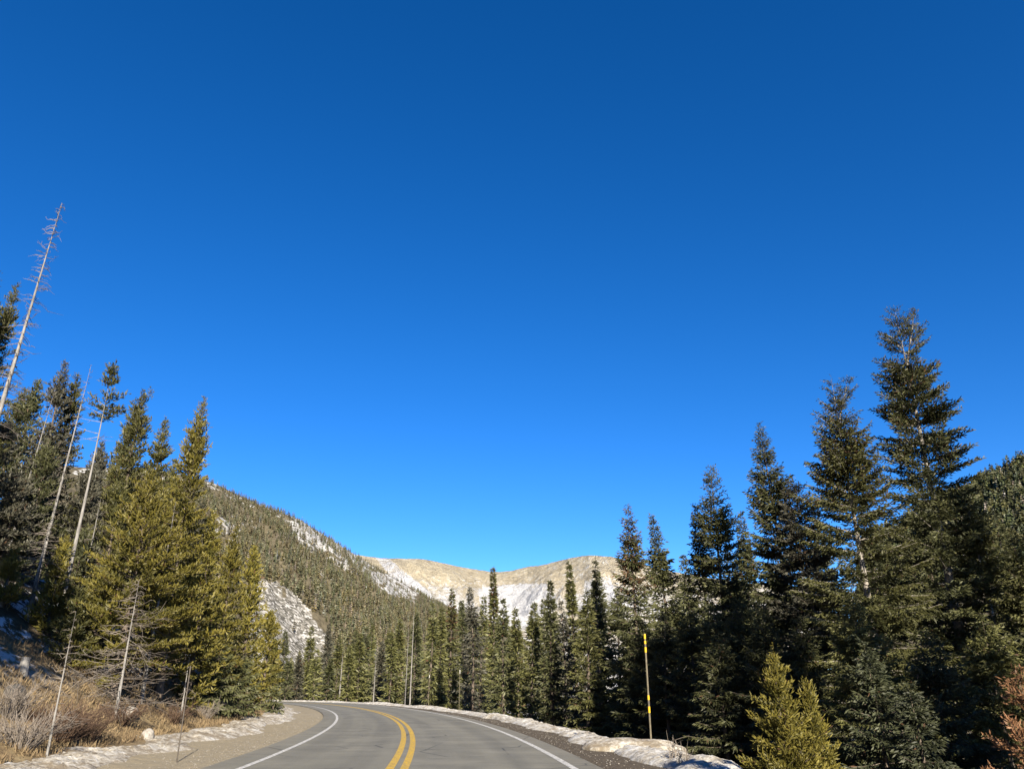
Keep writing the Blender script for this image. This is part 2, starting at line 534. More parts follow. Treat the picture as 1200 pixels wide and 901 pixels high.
def conifer(seed, H, Rad, style='spruce', pal='spruce', cb=0.06, dens=1.0, size=1.0, top2=0.0, gaps=0.0, cones=0.0, deadlow=0.0, lean=0.0):
    """-> trunk mesh data, crown mesh data, bare-twig mesh data (or None); base at the origin"""
    r = np.random.default_rng(seed)
    c0, c1 = (np.array(c) for c in PAL[pal])
    tips = [(0.0, 0.0, H)]
    bend = r.normal(size=2) * 0.012 * H

    def axis(z):
        t = np.asarray(z) / H
        return np.stack([bend[0] * np.sin(t * 3.1) + lean * H * t, bend[1] * np.sin(t * 2.7), np.asarray(z)], -1)

    trunk_r = (0.012 * H + 0.05) * (0.55 if cb > 0.6 else 1.0)
    zs = np.linspace(-0.6, H * 0.985, 14)
    paths = [(axis(zs), trunk_r * np.clip(1 - zs / H, 0.02, 1.1) ** 1.15)]
    fork = None
    if top2 > 0:
        zf = H * (1 - top2)
        q = np.linspace(zf, H * 0.985, 5)
        p = axis(q)
        g = smooth(0, 1, (q - zf) / (H - zf))
        fork = (0.042 * H, 0.01 * H)
        p[:, 0] += fork[0] * g
        p[:, 1] += fork[1] * g
        paths.append((p, trunk_r * np.clip(1 - q / H, 0.03, 1) ** 0.9 * 0.8))
    P, D, L, W, COL = [], [], [], [], []
    twigs = []
    z = cb * H
    step0 = (0.34 if style in ('spruce', 'spire') else 0.42) * (0.75 + 0.25 * size) / dens ** 0.5
    layer_ok, layer_f = True, 1.0
    while z < H * 0.992:
        t = (z - cb * H) / (H * (1 - cb))
        if style == 'spruce':
            prof = (1 - t) ** 0.78 * (0.72 + 0.28 * smooth(0, 0.12, t))
        elif style == 'fir':
            prof = (1 - t) ** 0.68 * (0.75 + 0.25 * smooth(0, 0.2, t))
        elif style == 'spire':
            prof = (1 - t) ** 1.1 * (0.8 + 0.2 * smooth(0, 0.12, t))
        elif style == 'young':
            prof = (1 - t) ** 0.9
        else:
            prof = (1 - t) ** 0.70 * (0.66 + 0.34 * smooth(0, 0.2, t))
        nb = int(r.integers(6, 9)) if t < 0.85 else 5
        if gaps and r.random() < gaps * 0.5:
            nb = max(1, nb - 4)
        az0 = r.random() * 6.28
        for b in range(nb):
            az = az0 + b * 6.283 / nb + r.normal() * 0.25
            lob = 0.92 + 0.22 * math.sin(2 * az + seed) * (0.5 + 0.5 * math.sin(z * 1.1 + seed * 2.0))
            Lb = Rad * prof * lob * r.uniform(0.74, 1.14) + 0.10 * (1 - t) + 0.02
            if style == 'fir' and t > 0.55:
                Lb += 0.22 * min(1.0, (1 - t) / 0.06)
            if r.random() < gaps * 0.35 and t < 0.9:
                Lb *= r.uniform(0.25, 0.6)
            zz = z + r.normal() * 0.10
            o = axis(np.array([zz]))[0].copy()
            if fork is not None and zz > H * (1 - top2) and r.random() < 0.5:
                g = float(smooth(0, 1, (zz - H * (1 - top2)) / (H * top2)))
                o[0] += fork[0] * g
                o[1] += fork[1] * g
            if style in ('spruce', 'fir', 'spire'):
                e = -0.30 + 0.95 * t ** 1.3 + r.normal() * 0.10
                curl = 0.10 if style in ('spruce', 'spire') else 0.03
            elif style == 'young':
                e = 0.35 + 0.6 * t + r.normal() * 0.1
                curl = 0.06
            else:
                e = -0.10 + 0.95 * t + r.normal() * 0.16
                curl = 0.10
            h = np.array([math.cos(az), math.sin(az), 0.0])
            n = max(3, int(Lb / (0.135 * size)) + 2)
            s = np.linspace(0.0, 1.0, n) * Lb
            pts = o + h * (s * math.cos(e))[:, None]
            pts[:, 2] += s * math.sin(e) + curl * s * s / max(Lb, 0.4)
            bare = deadlow > 0 and t < deadlow and r.random() < 1 - 0.8 * t / deadlow
            if Lb > 0.5:
                idx = np.linspace(0, n - 1, 4).astype(int)
                rb = 0.008 + 0.009 * Lb
                path = (pts[idx], rb * np.array([1, 0.75, 0.5, 0.2]))
                if bare:
                    twigs.append(path)
                    for q in range(int(Lb * 3)):
                        i0 = int(r.integers(1, n))
                        dd = h + r.normal(size=3) * 0.7
                        dd /= np.linalg.norm(dd)
                        ll = r.uniform(0.15, 0.5) * Lb * 0.6
                        twigs.append((np.array([pts[i0], pts[i0] + dd * ll * 0.5 + r.normal(size=3) * 0.03, pts[i0] + dd * ll]), np.array([0.009, 0.006, 0.003])))
                else:
                    paths.append(path)
            if bare:
                continue
            side = np.array([-h[1], h[0], 0.0])
            bd = np.gradient(pts, axis=0)
            bd /= np.linalg.norm(bd, axis=1)[:, None]
            # foliage starts a little away from the trunk on long branches
            start = 0.15 if style != 'pine' else 0.25
            tone_b = r.normal() * 0.15
            fn = s / Lb
            tl = np.minimum(0.75, 0.10 + 0.42 * (Lb - s)) * (0.85 if style == 'pine' else 1.0)
            kk = np.maximum(1, (tl / (0.15 * size)).astype(int))
            if Lb > 0.7:
                kk[fn < start] = 0
            ii = np.repeat(np.arange(n), kk)
            m_ = len(ii)
            if m_ == 0:
                continue
            within = np.arange(m_) - np.repeat(np.cumsum(kk) - kk, kk)
            ii = np.concatenate([ii, ii, np.arange(n)])
            sg = np.concatenate([np.ones(m_), -np.ones(m_), np.zeros(n)])
            wi = np.concatenate([within, within, np.zeros(n)])
            m_ = len(ii)
            q = (wi + r.random(m_)) / np.maximum(kk[ii], 1) * tl[ii] * np.abs(sg)
            # one direction per side twig
            tdir = bd[:, None, :] * r.uniform(0.55, 1.0, (n, 3, 1)) + side * np.array([-1, 0, 1.0])[None, :, None] * r.uniform(0.55, 1.0, (n, 3, 1))
            tdir[..., 2] += r.normal(size=(n, 3)) * 0.12 + {'spruce': -0.24, 'spire': -0.18, 'fir': -0.03, 'pine': 0.30, 'young': 0.30}[style]
            tdir /= np.linalg.norm(tdir, axis=2)[..., None]
            dv = tdir[ii, (sg + 1).astype(int)]
            pos = pts[ii] + dv * (q * 0.8)[:, None] + r.normal(size=(m_, 3)) * 0.025
            sc_ = {'spruce': 0.36, 'spire': 0.36, 'fir': 0.40, 'pine': 0.62, 'young': 0.5}[style]
            dd = dv + r.normal(size=(m_, 3)) * sc_ + np.array([0, 0, {'spruce': -0.26, 'spire': -0.18, 'fir': 0.0, 'pine': 0.30, 'young': 0.25}[style]])
            tp = 0.55 + 0.45 * min(1.0, (1 - t) / 0.2)
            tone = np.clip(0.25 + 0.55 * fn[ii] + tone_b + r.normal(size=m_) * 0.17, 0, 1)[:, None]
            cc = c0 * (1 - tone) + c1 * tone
            brn = r.random(m_) < (0.01 + cones * (t > 0.62) * 0.5)
            cc[brn] = np.array([0.075, 0.04, 0.02]) * r.uniform(0.6, 1.3)
            P.append(pos)
            D.append(dd)
            L.append(r.uniform(0.22, 0.40, m_) * size * tp)
            W.append(r.uniform(0.055, 0.095, m_) * size * tp)
            COL.append(cc)
        z += step0 * r.uniform(0.75, 1.3) * (1.0 if t < 0.7 else 0.55) * (1 + gaps * r.random())
    # leader
    for tx, ty in ([(0, 0)] + ([fork] if fork is not None else [])):
        q = np.linspace(H * 0.95, H * 0.995, 8)
        p = axis(q)
        p[:, 0] += tx
        p[:, 1] += ty
        P.append(p)
        D.append(np.tile([0, 0, 1.0], (8, 1)) + r.normal(size=(8, 3)) * 0.5)
        L.append(np.full(8, 0.18 * size))
        W.append(np.full(8, 0.045 * size))
        COL.append(np.tile(c0 * 0.5 + c1 * 0.5, (8, 1)))
    P, D, L, W, COL = (np.concatenate(a) for a in (P, D, L, W, COL))
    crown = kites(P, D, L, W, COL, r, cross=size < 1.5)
    trunk = tubes(paths[:1] + ([paths[1]] if fork is not None else []), 8)
    limb = paths[2:] if fork is not None else paths[1:]
    if limb:
        lv, lq = tubes(limb, 3)
        trunk = (np.concatenate([trunk[0], lv]), np.concatenate([trunk[1], lq + len(trunk[0])]))
    if twigs:
        lv, lq = tubes(twigs, 3)
        trunk = (np.concatenate([trunk[0], lv]), np.concatenate([trunk[1], lq + len(trunk[0])]))
    tw = None
    return trunk, crown, tw


def conifer_meshes(seed, bark, *a, **kw):
    tr, cr, tw = conifer(seed, *a, **kw)
    mt = make_mesh('trunk', tr[0], tr[1], smooth_shade=True)
    mt.materials.append(bark)
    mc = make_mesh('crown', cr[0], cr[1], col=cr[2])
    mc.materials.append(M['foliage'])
    mw = None
    if tw is not None:
        mw = make_mesh('bare_branches', tw[0], tw[1], smooth_shade=True)
        mw.materials.append(M['twig'])
    return mt, mc, mw


def plant(name, meshes, label, loc, rz=0.0, sc=1.0, group=None, cat='tree', fat=1.0):
    t = thing(name, label, cat, loc, group)
    t.rotation_euler[2] = rz
    t.scale = (sc * fat, sc * fat, sc)
    link('trunk', meshes[0], None, t)
    link('crown', meshes[1], None, t)
    if meshes[2] is not None:
        link('bare_branches', meshes[2], None, t)
    return t


def snag(seed, H, rad, branch, nb, z0=0.15, curve=0.0, upturn=0.0, mat='deadwood', fine=True, lean=(0, 0)):
    """a dead standing tree: trunk mesh and bare branches mesh"""
    r = np.random.default_rng(seed)
    zs = np.linspace(-0.4, H, 16)
    t = zs / H
    ax = np.stack([lean[0] * zs + curve * np.sin(t * 3), lean[1] * zs + curve * 0.5 * np.sin(t * 4), zs], 1)
    mt = make_mesh('trunk', *tubes([(ax, rad * np.clip(1 - t, 0.06, 1.05))], 8), smooth_shade=True)
    mt.materials.append(M[mat])
    br = []
    for i in range(nb):
        q = z0 + (1 - z0) * (i + r.random()) / nb
        o = np.array([np.interp(q * H, zs, ax[:, 0]), np.interp(q * H, zs, ax[:, 1]), q * H])
        az = r.random() * 6.283
        L = branch * (1.05 - q) ** 0.6 * r.uniform(0.35, 1.1)
        h = np.array([math.cos(az), math.sin(az), r.normal() * 0.22 - 0.12 + upturn])
        p = [o, o + h * L * 0.5 + r.normal(size=3) * 0.04, o + h * L + np.array([0, 0, r.normal() * 0.12 * L])]
        br.append((np.array(p), np.array([0.016, 0.010, 0.004]) * (0.6 + rad * 3)))
        if fine:
            for j in range(int(2 + L * 3)):
                f = r.uniform(0.25, 1.0)
                s = o + (p[2] - o) * f
                d = h + r.normal(size=3) * 0.6
                l2 = L * r.uniform(0.12, 0.4)
                br.append((np.array([s, s + d * l2 * 0.5, s + d * l2 + r.normal(size=3) * 0.03]), np.array([0.008, 0.005, 0.003])))
    mb = make_mesh('bare_crown', *tubes(br, 3), smooth_shade=True)
    mb.materials.append(M['twig'] if mat != 'redtwig' else M['redtwig'])
    return mt, mb


# ------------------------------------------------------------------ sky and sun
SUN_EL, SUN_AZ = R(24.5), R(15)        # the sun stands behind the camera, a little to its right
to_sun = Vector((math.sin(SUN_AZ) * math.cos(SUN_EL), -math.cos(SUN_AZ) * math.cos(SUN_EL), math.sin(SUN_EL)))
sl = bpy.data.lights.new('sun', 'SUN')
sl.energy, sl.angle, sl.color = 5.0, R(0.5), (1.0, 0.90, 0.75)
so = bpy.data.objects.new('sun', sl)
C.objects.link(so)
so.rotation_euler = to_sun.to_track_quat('Z', 'Y').to_euler()
so.location = (0, -30, 60)

w = bpy.data.worlds.new('World')
scene.world = w
w.use_nodes = True
nt = w.node_tree
sky = nt.nodes.new('ShaderNodeTexSky')
sky.sky_type = 'NISHITA'
sky.sun_disc = False
sky.sun_elevation = SUN_EL
sky.sun_rotation = math.atan2(to_sun.x, to_sun.y)
sky.altitude = 3300
sky.air_density, sky.dust_density, sky.ozone_density = 0.95, 0.0, 3.6
hs = nt.nodes.new('ShaderNodeHueSaturation')
hs.inputs['Saturation'].default_value = 1.28
hs.inputs['Hue'].default_value = 0.507
nt.links.new(sky.outputs[0], hs.inputs['Color'])
nt.links.new(hs.outputs[0], nt.nodes['Background'].inputs['Color'])
nt.nodes['Background'].inputs['Strength'].default_value = 0.066
vs = scene.view_settings
vs.view_transform, vs.look, vs.gamma, vs.use_curve_mapping = 'Standard', 'None', 1.0, False
vs.exposure = 1.7

# ------------------------------------------------------------------ the ground sheet
def axis_coords(a, b, st, far):
    mid = list(np.arange(a, b + 1e-6, st))
    out, s, v = [], st, b
    while v < far:
        s *= 1.22
        v += s
        out.append(v)
    lo, s, v = [], st, a
    while v > -far:
        s *= 1.22
        v -= s
        lo.append(v)
    return np.array(lo[::-1] + mid + out)


gx, gy = axis_coords(-44, 34, 0.4, 7000), axis_coords(-2, 128, 0.5, 7000)
GX, GY = np.meshgrid(gx, gy, indexing='ij')
GZ = height(GX, GY)
GZ = np.where(np.hypot(GX, GY) > 1200, np.minimum(GZ, 20), GZ)
od, ok_ = offset(GX.ravel(), GY.ravel())
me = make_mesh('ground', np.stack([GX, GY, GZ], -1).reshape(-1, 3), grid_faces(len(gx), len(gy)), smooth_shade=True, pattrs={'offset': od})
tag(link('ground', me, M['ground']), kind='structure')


# ------------------------------------------------------------------ road and its lines
def strip(name, d0, d1, z, mat, nd=2, k0=0, k1=None, thick=0.0, parent=None, wob=0.0):
    ks = np.arange(k0, k1 or len(CL))
    ds = np.linspace(d0, d1, nd)
    if thick:
        ds = np.concatenate([[d0 - 0.06], ds, [d1 + 0.06]])
    wv = (fbm(ks * 0.21, ks * 0 + d0 * 3, 3) - 0.5) * wob
    X = CL[ks, 0][:, None] + NOR[ks, 0][:, None] * (ds[None] + wv[:, None])
    Y = CL[ks, 1][:, None] + NOR[ks, 1][:, None] * (ds[None] + wv[:, None])
    Z = np.full(X.shape, z)
    if thick:
        Z[:, 0] -= thick
        Z[:, -1] -= thick
    V = np.stack([X, Y, Z], -1).reshape(-1, 3)
    me = make_mesh(name, V, grid_faces(len(ks), len(ds))[:, ::-1], smooth_shade=False, pattrs={'offset': np.tile(ds, len(ks)), 'along': np.repeat(ks * 1.0, len(ds))})
    return link(name, me, mat, parent)


road = tag(strip('road', -4.05, 4.25, 0.0, M['asphalt'], nd=9, thick=0.13, wob=0.0), kind='structure')
strip('edge_line', -3.31, -3.17, 0.004, M['white_paint'], parent=road)
strip('edge_line', 3.58, 3.73, 0.004, M['white_paint'], parent=road)
strip('centre_line', -0.235, -0.065, 0.004, M['yellow_paint'], parent=road)
strip('centre_line', 0.065, 0.235, 0.004, M['yellow_paint'], parent=road)


def snowbank(name, d_in, d_out, hgt, mat, k0, k1, seed, ragged=0.6):
    n, nd = (k1 - k0) * 8, 19
    ks = np.linspace(k0, k1 - 1, n)
    cx, cy = np.interp(ks, np.arange(len(CL)), CL[:, 0]), np.interp(ks, np.arange(len(CL)), CL[:, 1])
    nx, ny = np.interp(ks, np.arange(len(CL)), NOR[:, 0]), np.interp(ks, np.arange(len(CL)), NOR[:, 1])
    f = np.linspace(0, 1, nd)
    inn = d_in + (fbm(ks * 0.35 + seed, ks * 0, 4) - 0.5) * ragged * 2
    out = d_out + (fbm(ks * 0.3 + seed, ks * 0 + 5, 4) - 0.5) * ragged * 2
    dd = inn[:, None] + (out - inn)[:, None] * f[None]
    X, Y = cx[:, None] + nx[:, None] * dd, cy[:, None] + ny[:, None] * dd
    prof = np.sin(np.clip(f, 0, 1) * math.pi) ** 0.7
    hh = hgt * (0.35 + 1.3 * fbm(ks * 0.22 + seed, ks * 0 + 3, 3))[:, None] * prof[None]
    hh = hh * (0.7 + 0.6 * fbm(X * 2.3, Y * 2.3, 3)) + (fbm(X * 7, Y * 7, 3) - 0.5) * 0.20 * prof[None]
    Z = height(X, Y) - 0.06 + hh + 0.04 * (prof[None] > 0.2)
    V = np.stack([X, Y, Z], -1).reshape(-1, 3)
    me = make_mesh(name, V, grid_faces(n, nd)[:, ::-1], smooth_shade=True)
    return tag(link(name, me, mat), kind='structure')


snowbank('snow_bank', 5.4, 7.2, 0.20, M['snow_clean'], 62, 230, 3.0)
snowbank('snow_bank', -7.9, -6.1, 0.15, M['snow_dirty'], 66, 190, 11.0, 1.0)

# ------------------------------------------------------------------ far mountain
def loft(rows_a, rows_b, nu, nt, zpow, bulge=0.0):
    a, b = np.array(rows_a, float), np.array(rows_b, float)
    q = np.linspace(0, len(a) - 1, nu)
    A = np.stack([np.interp(q, np.arange(len(a)), a[:, i]) for i in range(3)], 1)
    B = np.stack([np.interp(q, np.arange(len(b)), b[:, i]) for i in range(3)], 1)
    t = np.linspace(0, 1, nt)
    P = B[:, None, :] + (A - B)[:, None, :] * t[None, :, None]
    P[..., 2] = B[:, None, 2] + (A - B)[:, None, 2] * (t[None] ** zpow)
    return P, q, t


ridge_px = [(330, 640), (380, 646), (420, 650), (443, 653), (470, 654), (500, 655), (525, 661), (550, 666), (575, 670), (600, 669), (618, 664), (640, 661), (665, 654), (690, 650), (715, 652),
            (740, 658), (765, 665), (800, 672), (850, 680), (950, 690)]
ridge_d = np.interp(np.arange(len(ridge_px)), [0, 4, 8, 10, 13, 19], [2400, 2500, 2900, 2900, 2500, 2300])
RA = [at(u, v, d) for (u, v), d in zip(ridge_px, ridge_d)]
RB = [np.array([p[0] * 0.55 + 10, 1250 + 150 * math.sin(i * 0.8), -12.0]) for i, p in enumerate(RA)]
P, q, t = loft(RA, RB, 420, 150, 1.25)
wx, wy = P[..., 0] / 260, P[..., 1] / 420
wx, wy = wx + 0.5 * (fbm(wx * 1.5, wy * 1.5 + 7, 3) - 0.5), wy + 0.5 * (fbm(wx * 1.5 + 3, wy * 1.5, 3) - 0.5)
gul = 0.5 - np.abs(fbm(wx, wy, 5) - 0.5) * 3.2 - 0.2
env = np.sin(np.clip(t, 0, 1) * math.pi)[None] ** 0.7
P[..., 2] += gul * 85 * env + (fbm(P[..., 0] / 50, P[..., 1] / 50, 4) - 0.5) * 55 * (env + 0.12)
u_, v_ = px(P)
low = smooth(664, 712, v_ + 16 * (fbm(u_ / 22, v_ / 22, 3) - 0.5))
snow = 0.30 + 0.24 * low - 0.35 * gul * env * (0.4 + low)
snow += 0.5 * in_poly(u_, v_, [(436, 648), (452, 651), (505, 695), (510, 710), (470, 692)])
snow += 0.35 * in_poly(u_, v_, [(560, 690), (600, 684), (640, 684), (650, 705), (620, 735), (585, 735), (565, 715)])
snow += 0.30 * in_poly(u_, v_, [(685, 680), (715, 675), (722, 700), (700, 712), (684, 705)])
snow -= 0.20 * smooth(690, 660, v_) * smooth(660, 560, u_)
back = P[:, -1:, :] + np.array([0, 500, -350.0])
P = np.concatenate([P, back], 1)
snow = np.concatenate([snow, snow[:, -1:]], 1)
me = make_mesh('mountain', P.reshape(-1, 3), grid_faces(P.shape[0], P.shape[1])[:, ::-1], smooth_shade=True, pattrs={'snow': snow.ravel()})
tag(link('mountain', me, M['mountain']), kind='structure')

# ------------------------------------------------------------------ forested hills
def tiny_tree(r, H, rad, rows, per, c):
    """a small conifer for the far slopes: pointed drooping sprays in rings round a stem"""
    P, D, L, W, COL = [], [], [], [], []
    for i in range(rows):
        t = i / rows
        z = H * (0.10 + 0.86 * t)
        rr = rad * (1 - t) ** 0.85 * r.uniform(0.8, 1.2, per) + 0.05 * rad
        az = r.random() * 6.28 + np.arange(per) * 6.283 / per + r.normal(size=per) * 0.3
        P.append(np.stack([np.zeros(per), np.zeros(per), np.full(per, z + H * 0.05)], 1))
        D.append(np.stack([np.cos(az) * rr, np.sin(az) * rr, -H * 0.05 * np.ones(per) * r.uniform(0.3, 1.4, per)], 1))
        L.append(rr * 1.05 + 0.05)
        W.append(rr * 0.75 + 0.06)
        tone = np.clip(0.4 + r.normal(size=per) * 0.3, 0, 1)[:, None]
        COL.append(np.array(c[0]) * (1 - tone) + np.array(c[1]) * tone)
    P.append(np.array([[0, 0, H * 0.78]])); D.append(np.array([[0, 0, 1.0]])); L.append(np.array([H * 0.22])); W.append(np.array([rad * 0.25])); COL.append(np.array([c[0]]))
    return kites(*(np.concatenate(a) for a in (P, D, L, W, COL)), r, cross=False)


def forest(name, pts, hts, pal, seed, rows=8, per=6, slim=0.2, dead=0.05):
    r = np.random.default_rng(seed)
    protos = [tiny_tree(r, 1.0, slim * r.uniform(0.8, 1.2), rows, per, PAL[pal]) for _ in range(10)]
    deads = [tiny_tree(r, 1.0, slim * 0.35, rows, 4, ((0.11, 0.10, 0.085), (0.25, 0.23, 0.20))) for _ in range(3)]
    VV, QQ, CC, base = [], [], [], 0
    for p, h in zip(pts, hts):
        V, Q, c = deads[int(r.integers(3))] if r.random() < dead else protos[int(r.integers(10))]
        a = r.random() * 6.283
        ca, sa = math.cos(a), math.sin(a)
        s = h * r.uniform(0.8, 1.25)
        X = np.stack([(V[:, 0] * ca - V[:, 1] * sa) * s, (V[:, 0] * sa + V[:, 1] * ca) * s, V[:, 2] * h], 1) + p
        VV.append(X); QQ.append(Q + base); CC.append(c * r.uniform(0.6, 1.35) * np.array([r.uniform(0.85, 1.2), 1.0, r.uniform(0.8, 1.2)]))
        base += len(V)
    me = make_mesh(name, np.concatenate(VV), np.concatenate(QQ), col=np.concatenate(CC))
    return tag(link(name, me, M['foliage']), kind='stuff')


hr_px = [(40, 545, 430), (120, 548, 470), (190, 552, 520), (250, 566, 560), (300, 590, 600), (350, 608, 650), (400, 640, 720), (450, 670, 800), (500, 699, 880), (540, 716, 950), (600, 745, 1050), (680, 775, 1150)]
RA = [at(*p) for p in hr_px]
nb_ = len(hr_px)
RB = [np.array([-150 + 200 * (i / (nb_ - 1)) ** 1.3, 170 + 700 * (i / (nb_ - 1)) ** 1.5, -4.0]) for i in range(nb_)]
P, q, t = loft(RA, RB, 150, 90, 1.0)
env = np.sin(t * math.pi)[None] ** 0.8
P[..., 2] += (fbm(q[:, None] * 1.3 + t[None] * 0.7, t[None] * 2.0, 4) - 0.5) * 45 * env + (fbm(P[..., 0] / 14, P[..., 1] / 14, 3) - 0.5) * 5 * (env + 0.2)
u_, v_ = px(P)
ju, jv = u_ + 30 * (fbm(P[..., 0] / 9, P[..., 1] / 9, 3) - 0.5), v_ + 30 * (fbm(P[..., 0] / 9 + 50, P[..., 1] / 9, 3) - 0.5)
TALUS = [(285, 695), (312, 680), (335, 690), (352, 705), (372, 722), (390, 745), (387, 762), (374, 778), (350, 785), (290, 790)]
OUTCROP = [(332, 606), (352, 606), (398, 636), (432, 660), (442, 672), (420, 672), (385, 655), (350, 638)]
SNOWS = [(436, 670), (452, 672), (494, 698), (486, 708), (460, 698), (432, 684)]
PATCH = [(253, 610), (280, 614), (278, 634), (254, 632)]


def masks(ju, jv):
    cover = in_poly(ju, jv, TALUS) * 1.0
    oc = in_poly(ju, jv, OUTCROP) | in_poly(ju, jv, PATCH)
    sn = in_poly(ju, jv, SNOWS)
    return cover, oc, sn


cover, oc, sn = masks(ju, jv)
ridge_specks = (t[None] > 0.93) & (fbm(q[:, None] * 9, t[None] * 30, 2) > 0.55)
cov_attr = np.maximum(cover, np.maximum(oc * 1.0, sn * 1.0))
snow_attr = np.maximum(oc * 0.42, np.maximum(sn * 0.6, ridge_specks * 0.6)) + 0 * cover
Pb = np.concatenate([P, P[:, -1:, :] + np.array([-60, 120, -90.0]), P[:, -1:, :] + np.array([-200, 400, -260.0])], 1)
ext = lambda a: np.concatenate([a, a[:, -1:] * 0, a[:, -1:] * 0], 1)
me = make_mesh('hill', Pb.reshape(-1, 3), grid_faces(Pb.shape[0], Pb.shape[1])[:, ::-1], smooth_shade=True, pattrs={'cover': ext(cov_attr).ravel(), 'snow': ext(snow_attr).ravel()})
tag(link('hill', me, M['hill']), kind='structure')


def sample_surface(P, n, seed, tmin=0.0, tmax=1.0, umin=0.0):
    r = np.random.default_rng(seed)
    nu, nt = P.shape[:2]
    du = np.linalg.norm(np.diff(P, axis=0), axis=2).mean(1)
    dt = np.linalg.norm(P[:, -1] - P[:, 0], axis=1)
    wgt = du * dt[:-1]
    iu = r.choice(nu - 1, size=n, p=wgt / wgt.sum()) + r.random(n)
    it = (tmin + (tmax - tmin) * r.random(n)) * (nt - 1)
    i0, j0 = np.floor(iu).astype(int), np.minimum(np.floor(it).astype(int), nt - 2)
    fi, fj = (iu - i0)[:, None], (it - j0)[:, None]
    return (P[i0, j0] * (1 - fi) + P[i0 + 1, j0] * fi) * (1 - fj) + (P[i0, j0 + 1] * (1 - fi) + P[i0 + 1, j0 + 1] * fi) * fj, it / (nt - 1)


S, st = sample_surface(P, 28000, 5)
su, sv = px(S)
c_, o_, s_ = masks(su, sv)
rr = rng.random(len(S))
keep = (~(c_ > 0) | (rr < 0.012)) & (~o_ | (rr < 0.40)) & (~s_ | (rr < 0.12)) & (su > 225) & (su < 720) & (rr < 0.35 + 1.5 * smooth(0.36, 0.52, fbm(S[:, 0] / 18, S[:, 1] / 30, 3)))
S, st, su, sv = S[keep], st[keep], su[keep], sv[keep]
hts = (3.8 + 4.4 * (1 - st)) * rng.uniform(0.45, 1.35, len(S))
# the nearest ones stand as trees of their own, the rest is the wood on the slope
dist = S[:, 1]
vis = (su > 318) & (su < 530) & (sv < 815) & (sv > 715)
near = np.nonzero(vis)[0]
near = near[np.argsort(dist[near])][:110]
solo = np.zeros(len(S), bool)
solo[near] = True
forest('hillside_forest', S[~solo], hts[~solo], 'slope', 21, rows=6, per=5, slim=0.13, dead=0.12)
r_ = np.random.default_rng(31)
solo_m = []
for i in range(4):
    V, Q, c = tiny_tree(r_, 1.0, 0.19, 14, 8, PAL['slope'])
    m_ = make_mesh('crown', V, Q, col=c)
    m_.materials.append(M['foliage'])
    solo_m.append(m_)
for n_, i in enumerate(np.nonzero(solo)[0]):
    o = link('conifer_tree', solo_m[n_ % 4], None)
    o.location = S[i] - np.array([0, 0, 0.2])
    o.rotation_euler[2] = rng.random() * 6.28
    o.scale = (hts[i],) * 3
    tag(o, 'slender olive green conifer among many like it low on the rocky hillside', 'tree', 'conifers low on the rocky hillside')

# the dark wooded hill behind the tall spruces
hr2 = [(1010, 640, 420), (1090, 602, 400), (1140, 576, 380), (1170, 560, 360), (1200, 545, 350), (1260, 515, 330), (1360, 470, 300)]
RA = [at(*p) for p in hr2]
RB = [np.array([70 + 60 * (i / 6), 170 - 70 * (i / 6), -6.0]) for i in range(7)]
P2, q2, t2 = loft(RA, RB, 60, 40, 1.0)
P2[..., 2] += (fbm(P2[..., 0] / 25, P2[..., 1] / 25, 3) - 0.5) * 8 * np.sin(t2 * math.pi)[None]
Pb = np.concatenate([P2, P2[:, -1:, :] + np.array([80, 120, -60.0])], 1)
zz = np.zeros(Pb.shape[:2])
me = make_mesh('hill', Pb.reshape(-1, 3), grid_faces(Pb.shape[0], Pb.shape[1])[:, ::-1], smooth_shade=True, pattrs={'cover': zz.ravel(), 'snow': zz.ravel()})
tag(link('hill', me, M['hill']), kind='structure')
S2, st2 = sample_surface(P2, 1700, 8, 0.35, 1.0)
forest('hillside_forest', S2, rng.uniform(6, 10, len(S2)), 'spruce', 22)

# ------------------------------------------------------------------ trees one by one
def depth_for(u, v, d):
    """forward distance at which the ray through (u, v) stands d metres off the road's centre line"""
    ys = np.arange(10, 170, 0.5)
    P = np.array([at(u, v, Y) for Y in ys])
    od, _ = offset(P[:, 0], P[:, 1])
    i = np.nonzero(od >= d)[0]
    return float(ys[i[0]]) if len(i) else 150.0


_seed = [100]


def tree_at(u, v, Y, rad, label, name='spruce_tree', group=None, bark='bark', rz=None, d=None, cat='tree', **kw):
    if d is not None:
        Y = depth_for(u, v, d)
    p = at(u, v, Y)
    z = height1(p[0], p[1])
    H = p[2] - z
    _seed[0] += 1
    kw.setdefault('size', min(max(Y / 50.0, 0.45), 2.6))
    m = conifer_meshes(_seed[0], M[bark], H, rad, **kw)
    return plant(name, m, label, (p[0], p[1], z), rz if rz is not None else 0.0, group=group, cat=cat)


G_R, G_L, G_B = 'tall spruces along the downhill roadside', 'pines on the uphill bank', 'conifers along the outside of the bend'
